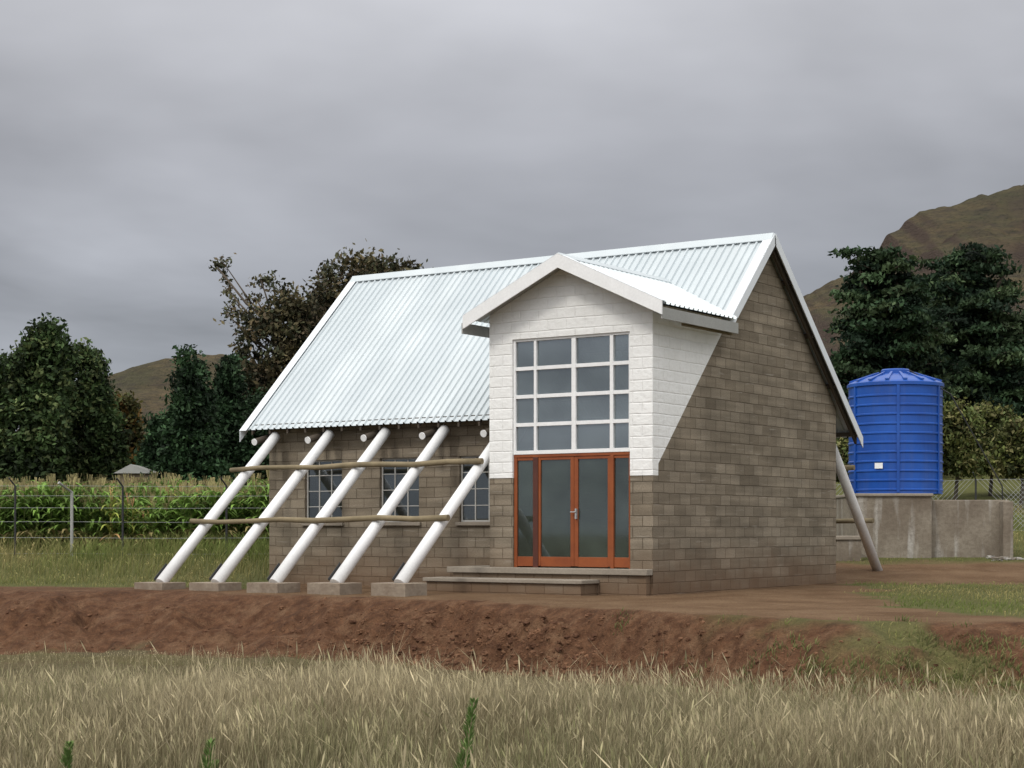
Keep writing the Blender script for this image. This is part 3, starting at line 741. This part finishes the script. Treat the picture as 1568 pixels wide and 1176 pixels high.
# cedars: real limb tiers with flat foliage plates
ce=[(.016,.033,.017),(.026,.050,.023),(.040,.068,.030),(.012,.025,.013),(.05,.075,.033)]
def cedar(px,Y,top_px,rmax,seed,leaders):
    r=np.random.RandomState(seed); bx=PX(px,0,Y)[0]; bz=float(Hh(bx,Y)); H=PX(px,top_px,Y)[2]-bz
    e=empty('cedar_tree',(bx,Y,bz)); W=MB(); W.tube([(0,0,-.3),(.1,0,H*.35),(-.1,.1,H*.7),(0,0,H*.94)],[.5,.38,.2,.05],'bark',9)
    P=[];Cc=[];nt_=17
    for i in range(nt_):
        u=i/(nt_-1); z=H*(.97-.86*u)
        rad=rmax*(.28+.72*min(1,u*1.55)**.8)
        for j in range(7 if i<3 else 11):
            a=r.rand()*6.283; l=rad*(.62+.5*r.rand()); zz0=z+r.normal(0,.16); up=.10+.12*r.rand()-.12*u
            d=np.array([math.cos(a),math.sin(a),0]); tip=d*l+np.array([0,0,zz0+up*l])
            W.tube([(0,0,zz0-.25*l*.4),tuple(d*l*.5+np.array([0,0,zz0+up*l*.35])),tuple(tip)],[.09,.05,.012],'bark',5,False)
            cl=np.array(ce[r.randint(len(ce))])*(.5+1.0*r.rand())
            ns=int(3+l*2.2)
            for q in range(ns):
                f=.22+.8*(q+.5)/ns; c=d*l*f+np.array([0,0,zz0+up*l*f+.10]); side=np.array([-d[1],d[0],0])*r.normal(0,.28*(1.15-f)*l*.6+.05)
                m=int(34); wv=r.normal(size=(m,3))*np.array([.30,.30,.075]); wv[:,2]-=.22*(wv[:,0]**2+wv[:,1]**2)*2
                P.append(c+side+wv); Cc.append(np.repeat((cl*(.8+.4*r.rand()))[None],m,0)*(.7+.6*r.rand(m,1)))
    for (ox,oz) in leaders:
        for q in range(9):
            c=np.array([ox+r.normal(0,.32),r.normal(0,.3),H+oz-.11*q*r.rand()*2]); m=40
            P.append(c+r.normal(size=(m,3))*np.array([.30,.28,.06])); Cc.append(np.repeat(np.array(ce[r.randint(5)])[None],m,0)*(.7+.6*r.rand(m,1)))
        W.tube([(ox*.3,0,H*.72),(ox*.8,0,H*.88),(ox,0,H+oz)],[.14,.09,.02],'bark',5)
    V,C=quads(np.concatenate(P),np.concatenate(Cc),.125)
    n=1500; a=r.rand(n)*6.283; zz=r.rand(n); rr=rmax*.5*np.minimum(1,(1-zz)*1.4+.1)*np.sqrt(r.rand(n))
    v2,c2=quads(np.stack([rr*np.cos(a),rr*np.sin(a),H*(.10+.80*zz)],-1),np.repeat(np.array([[.008,.016,.009]]),n,0),.34)  # dark core leaves: the cedar's inner shade put into the colour
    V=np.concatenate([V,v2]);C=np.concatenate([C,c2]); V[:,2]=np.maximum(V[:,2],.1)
    fast('foliage',V,np.arange(len(V)).reshape(-1,4),C,M['leaf'],e); W.build('trunk_and_limbs',e,smooth=True)
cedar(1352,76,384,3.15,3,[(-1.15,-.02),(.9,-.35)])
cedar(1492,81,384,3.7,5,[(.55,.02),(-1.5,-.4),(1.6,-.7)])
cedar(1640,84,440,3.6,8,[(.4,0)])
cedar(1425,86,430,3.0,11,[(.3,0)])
bu=[(.10,.12,.035),(.13,.14,.04),(.07,.09,.028),(.16,.15,.06)]
for px,top,bot,hw,Yb in ((1462,616,722,34,62),(1515,622,722,42,64),(1562,645,722,36,58),(1292,676,730,30,60),(1620,634,722,50,62)):
    pol=[(px-hw,bot),(px-hw*1.1,bot-36),(px-hw*.7,top+18),(px-hw*.2,top),(px+hw*.3,top+8),(px+hw*.8,top+22),(px+hw*1.1,bot-34),(px+hw,bot)]
    tree('bush',Yb,px,*crown(pol,Yb,8,6,6,26,.085,bu,.8,core_shade_col=(.02,.028,.012),gap=-.45,gs=(.06,.07)),[(px-hw*.5,top+30),(px+hw*.5,top+30)],.06)
def mass(px0,px1,top,Y):
    V,C=leaves([(px+R.uniform(-8,8),top+R.uniform(-8,12),24,26,R.uniform(-4,4)) for px in range(px0,px1,22)],Y,.9,.32,[(.04,.055,.025),(.05,.065,.03),(.065,.065,.035)])
    fast('distant_trees',V,np.arange(len(V)).reshape(-1,4),C,M['leaf'])
mass(-300,150,724,120); mass(245,760,724,120); mass(1000,2100,680,125)
def weed(px,Yb,h):
    x=PX(px,0,Yb)[0]; z=float(Hh(x,Yb)); n=380
    u=R.rand(n)**.8; a=R.rand(n)*6.28; r=.07*(1-u)**.6+.008
    bend=.10*h*u*u
    p=np.stack([r*np.cos(a)*.4+bend,r*np.sin(a)*.4,u*h],-1); d=np.stack([np.cos(a),np.sin(a),1.3+0*a],-1)*.05*(1.15-.5*u)[:,None]; s_=np.stack([-np.sin(a),np.cos(a),0*a],-1)*.007
    V=np.stack([p,p+d*.5+s_,p+d,p+d*.5-s_],1).reshape(-1,3)
    c=pickcol(n,(.10,.17,.045),(.20,.29,.09)); e=empty('weed_plant',(x,Yb,z)); fast('leaves',V,np.arange(n*4).reshape(-1,4),np.repeat(c,4,0),M['grass'],e)
    W=MB();W.tube([(0,0,-.05),(.03*h,0,h*.5),(.1*h,0,h)],[.008,.006,.003],'gumpole',5);W.build('stem',e)
weed(706,12.0,.90); weed(308,11.8,.68); weed(318,12.1,.5); weed(92,11.9,.66); weed(697,12.3,.5)
n=1100; x=R.uniform(1.5,10,n); yt=np.interp(x,BX,BT); y=yt-R.rand(n)*3.6+R.normal(0,.3,n)
m=(fbm(x*.9,y*.9,3)>.0); x,y=x[m],y[m]; n=len(x)*14
x=np.repeat(x,14)+R.normal(0,.07,n);y=np.repeat(y,14)+R.normal(0,.07,n)
blades('bank_weeds',np.stack([x,y,Hh(x,y)],-1),.03+.07*R.rand(n),.010+.01*R.rand(n),pickcol(n,(.06,.08,.02),(.10,.10,.04)),pickcol(n,(.14,.17,.055),(.28,.25,.11)),.8)

W=MB(); Ys=81; xa=PX(180,0,Ys)[0]; xb=PX(236,0,Ys)[0]; zt=PX(0,725,Ys)[2]; zb=float(Hh(xa,Ys)); xm=(xa+xb)/2
W.box(xa,xb,Ys,Ys+2,zb-.3,zt,'footing')
W.prism([(xa-.15,Ys-.2,zt+.003),(xb+.15,Ys-.2,zt+.003),(xm-.2,Ys-.2,zt+.42)],(0,2.4,0),'grey')
W.box(xm-.3,xm+.3,Ys-.04,Ys-.003,zb,zb+1.7,'dwood')
W.build('shed')

def hillmat():
    m,nt,b=newmat('hill_grass_and_rock'); tc=N(nt,'ShaderNodeTexCoord').outputs['Object']
    mp=N(nt,'ShaderNodeMapping'); L(nt,tc,mp.inputs[0]); mp.inputs['Scale'].default_value=(1,.6,4)
    n1=noise(nt,mp.outputs[0],.014,6,.65); n2=noise(nt,mp.outputs[0],.10,6,.75); n3=noise(nt,tc,.5,3,.7)
    c=mixc(nt,maprange(nt,n1,.4,.6,0,1),(.135,.105,.066),(.092,.086,.055))
    c=mixc(nt,maprange(nt,n2,.45,.62,0,.75),c,(.066,.058,.05))
    c=mixc(nt,maprange(nt,n3,.52,.66,0,.6),c,(.042,.046,.033))
    g=N(nt,'ShaderNodeNewGeometry'); s=N(nt,'ShaderNodeSeparateXYZ'); L(nt,g.outputs['Normal'],s.inputs[0])
    c=mixc(nt,maprange(nt,s.outputs[2],.86,.66,0,.8),c,(.095,.072,.064))
    L(nt,c,b.inputs['Base Color']); b.inputs['Roughness'].default_value=1; b.inputs['Specular IOR Level'].default_value=0
    bump(nt,b,n2,1,6); return m
HM=hillmat()
def hill(name,Yc,prof,D,amp):
    px=np.array([p[0] for p in prof],float); py=np.array([p[1] for p in prof],float)
    nxh,nyh=420,140
    xs=np.linspace(px[0],px[-1],nxh); hs=(HZ-np.interp(xs,px,py))/F*Yc; Xw=(xs-784)/F*Yc
    hs=hs+1.6*fbm(xs*.05,xs*0,4)*(hs>10)
    d=np.linspace(-1,1,nyh); XX,DD=np.meshgrid(Xw,d); HH=np.tile(hs,(nyh,1))
    sh=1-np.abs(DD)**1.35
    st=16.0; zz=HH*sh; ph=(zz+6*fbm(XX*.01,DD*3,3))/st; fr=ph-np.floor(ph); zz=zz+st*.35*(ss(fr*1.0)-fr)*np.minimum(1,np.abs(DD)*8)
    ZZ=zz+amp*fbm(XX*.02,DD*D*.02,6)*np.minimum(1,np.abs(DD)*5+.12)-8*np.abs(DD)
    i=np.arange(nxh*nyh).reshape(nyh,nxh); Qh=np.stack([i[:-1,:-1],i[:-1,1:],i[1:,1:],i[1:,:-1]],-1).reshape(-1,4)
    fast(name,np.stack([XX,Yc+DD*D,ZZ],-1).reshape(-1,3),Qh,None,HM,smooth=True)
hill('hill',800,[(900,790),(1050,640),(1150,520),(1200,470),(1232,450),(1265,430),(1300,416),(1335,395),(1350,372),(1358,356),(1378,347),(1388,334),(1400,326),(1405,320),(1450,313),(1480,302),(1520,294),(1568,285),(1750,262),(2100,300),(2600,520),(2900,800)],330,18)
hill('hill',1300,[(-900,720),(-300,690),(50,680),(120,640),(165,590),(185,575),(215,562),(262,547),(310,543),(350,545),(450,570),(600,640),(800,700),(1100,790)],420,16)

# --------------- world ----------------
w=bpy.data.worlds.new('World'); sc.world=w; w.use_nodes=True; nt=w.node_tree; bg=nt.nodes['Background']
SUN_EL=math.radians(48)
sky=N(nt,'ShaderNodeTexSky'); sky.sky_type='NISHITA'; sky.sun_disc=False; sky.sun_elevation=SUN_EL
sky.sun_rotation=math.atan2(-.65,-.75)
tc=N(nt,'ShaderNodeTexCoord').outputs['Generated']; sp=N(nt,'ShaderNodeSeparateXYZ'); L(nt,tc,sp.inputs[0])
zc=math_(nt,'ADD',math_(nt,'MAXIMUM',sp.outputs[2],0.0),.14)
cb=N(nt,'ShaderNodeCombineXYZ'); L(nt,math_(nt,'DIVIDE',sp.outputs[0],zc),cb.inputs[0]); L(nt,math_(nt,'DIVIDE',sp.outputs[1],zc),cb.inputs[1])
n1=noise(nt,cb.outputs[0],.62,5,.5); n1.node.inputs['Distortion'].default_value=.5
n2=noise(nt,cb.outputs[0],1.7,4,.5)
cv=math_(nt,'ADD',maprange(nt,n1,.3,.7,.66,1.32),maprange(nt,n2,.3,.7,-.11,.11))
rp=N(nt,'ShaderNodeValToRGB'); L(nt,sp.outputs[2],rp.inputs[0]); e=rp.color_ramp.elements
e[0].position=0; e[0].color=(.192,.204,.228,1); e[1].position=1; e[1].color=(.95,.94,.93,1)
for p,c in ((.09,(.200,.211,.234)),(.2,(.244,.249,.270)),(.30,(.335,.338,.358)),(.6,(.72,.72,.72))):
    q=e.new(p); q.color=(*c,1)
back_boost=math_(nt,'ADD',math_(nt,'MULTIPLY',math_(nt,'MAXIMUM',math_(nt,'MULTIPLY',sp.outputs[1],-1),0),1.1),1.0)  # extra sky brightness added behind the camera to light the front wall
k=math_(nt,'MULTIPLY',math_(nt,'MULTIPLY',cv,back_boost),17.0)
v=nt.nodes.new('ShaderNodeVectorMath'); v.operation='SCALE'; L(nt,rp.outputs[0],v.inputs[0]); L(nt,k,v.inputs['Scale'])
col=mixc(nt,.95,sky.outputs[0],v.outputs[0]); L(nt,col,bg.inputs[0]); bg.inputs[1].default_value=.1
sun=bpy.data.lights.new('sun','SUN'); sun.energy=1.4; sun.angle=math.radians(12); sun.color=(1,.955,.89)
so=bpy.data.objects.new('sun',sun); sc.collection.objects.link(so)
d=Vector((-.65*math.cos(SUN_EL),-.75*math.cos(SUN_EL),math.sin(SUN_EL))); so.rotation_euler=d.to_track_quat('Z','Y').to_euler()
cam=bpy.data.cameras.new('camera'); co=bpy.data.objects.new('camera',cam); sc.collection.objects.link(co)
cam.sensor_width=36; cam.lens=36*F/1568; cam.shift_y=222/1568; cam.clip_end=6000; cam.clip_start=.1
co.location=(0,0,0); co.rotation_euler=(math.radians(90),0,0); sc.camera=co
sc.view_settings.view_transform='Standard'; sc.view_settings.look='None'; sc.view_settings.exposure=0
for o in list(sc.objects):
    if o.parent is None: o.location.z+=2.12
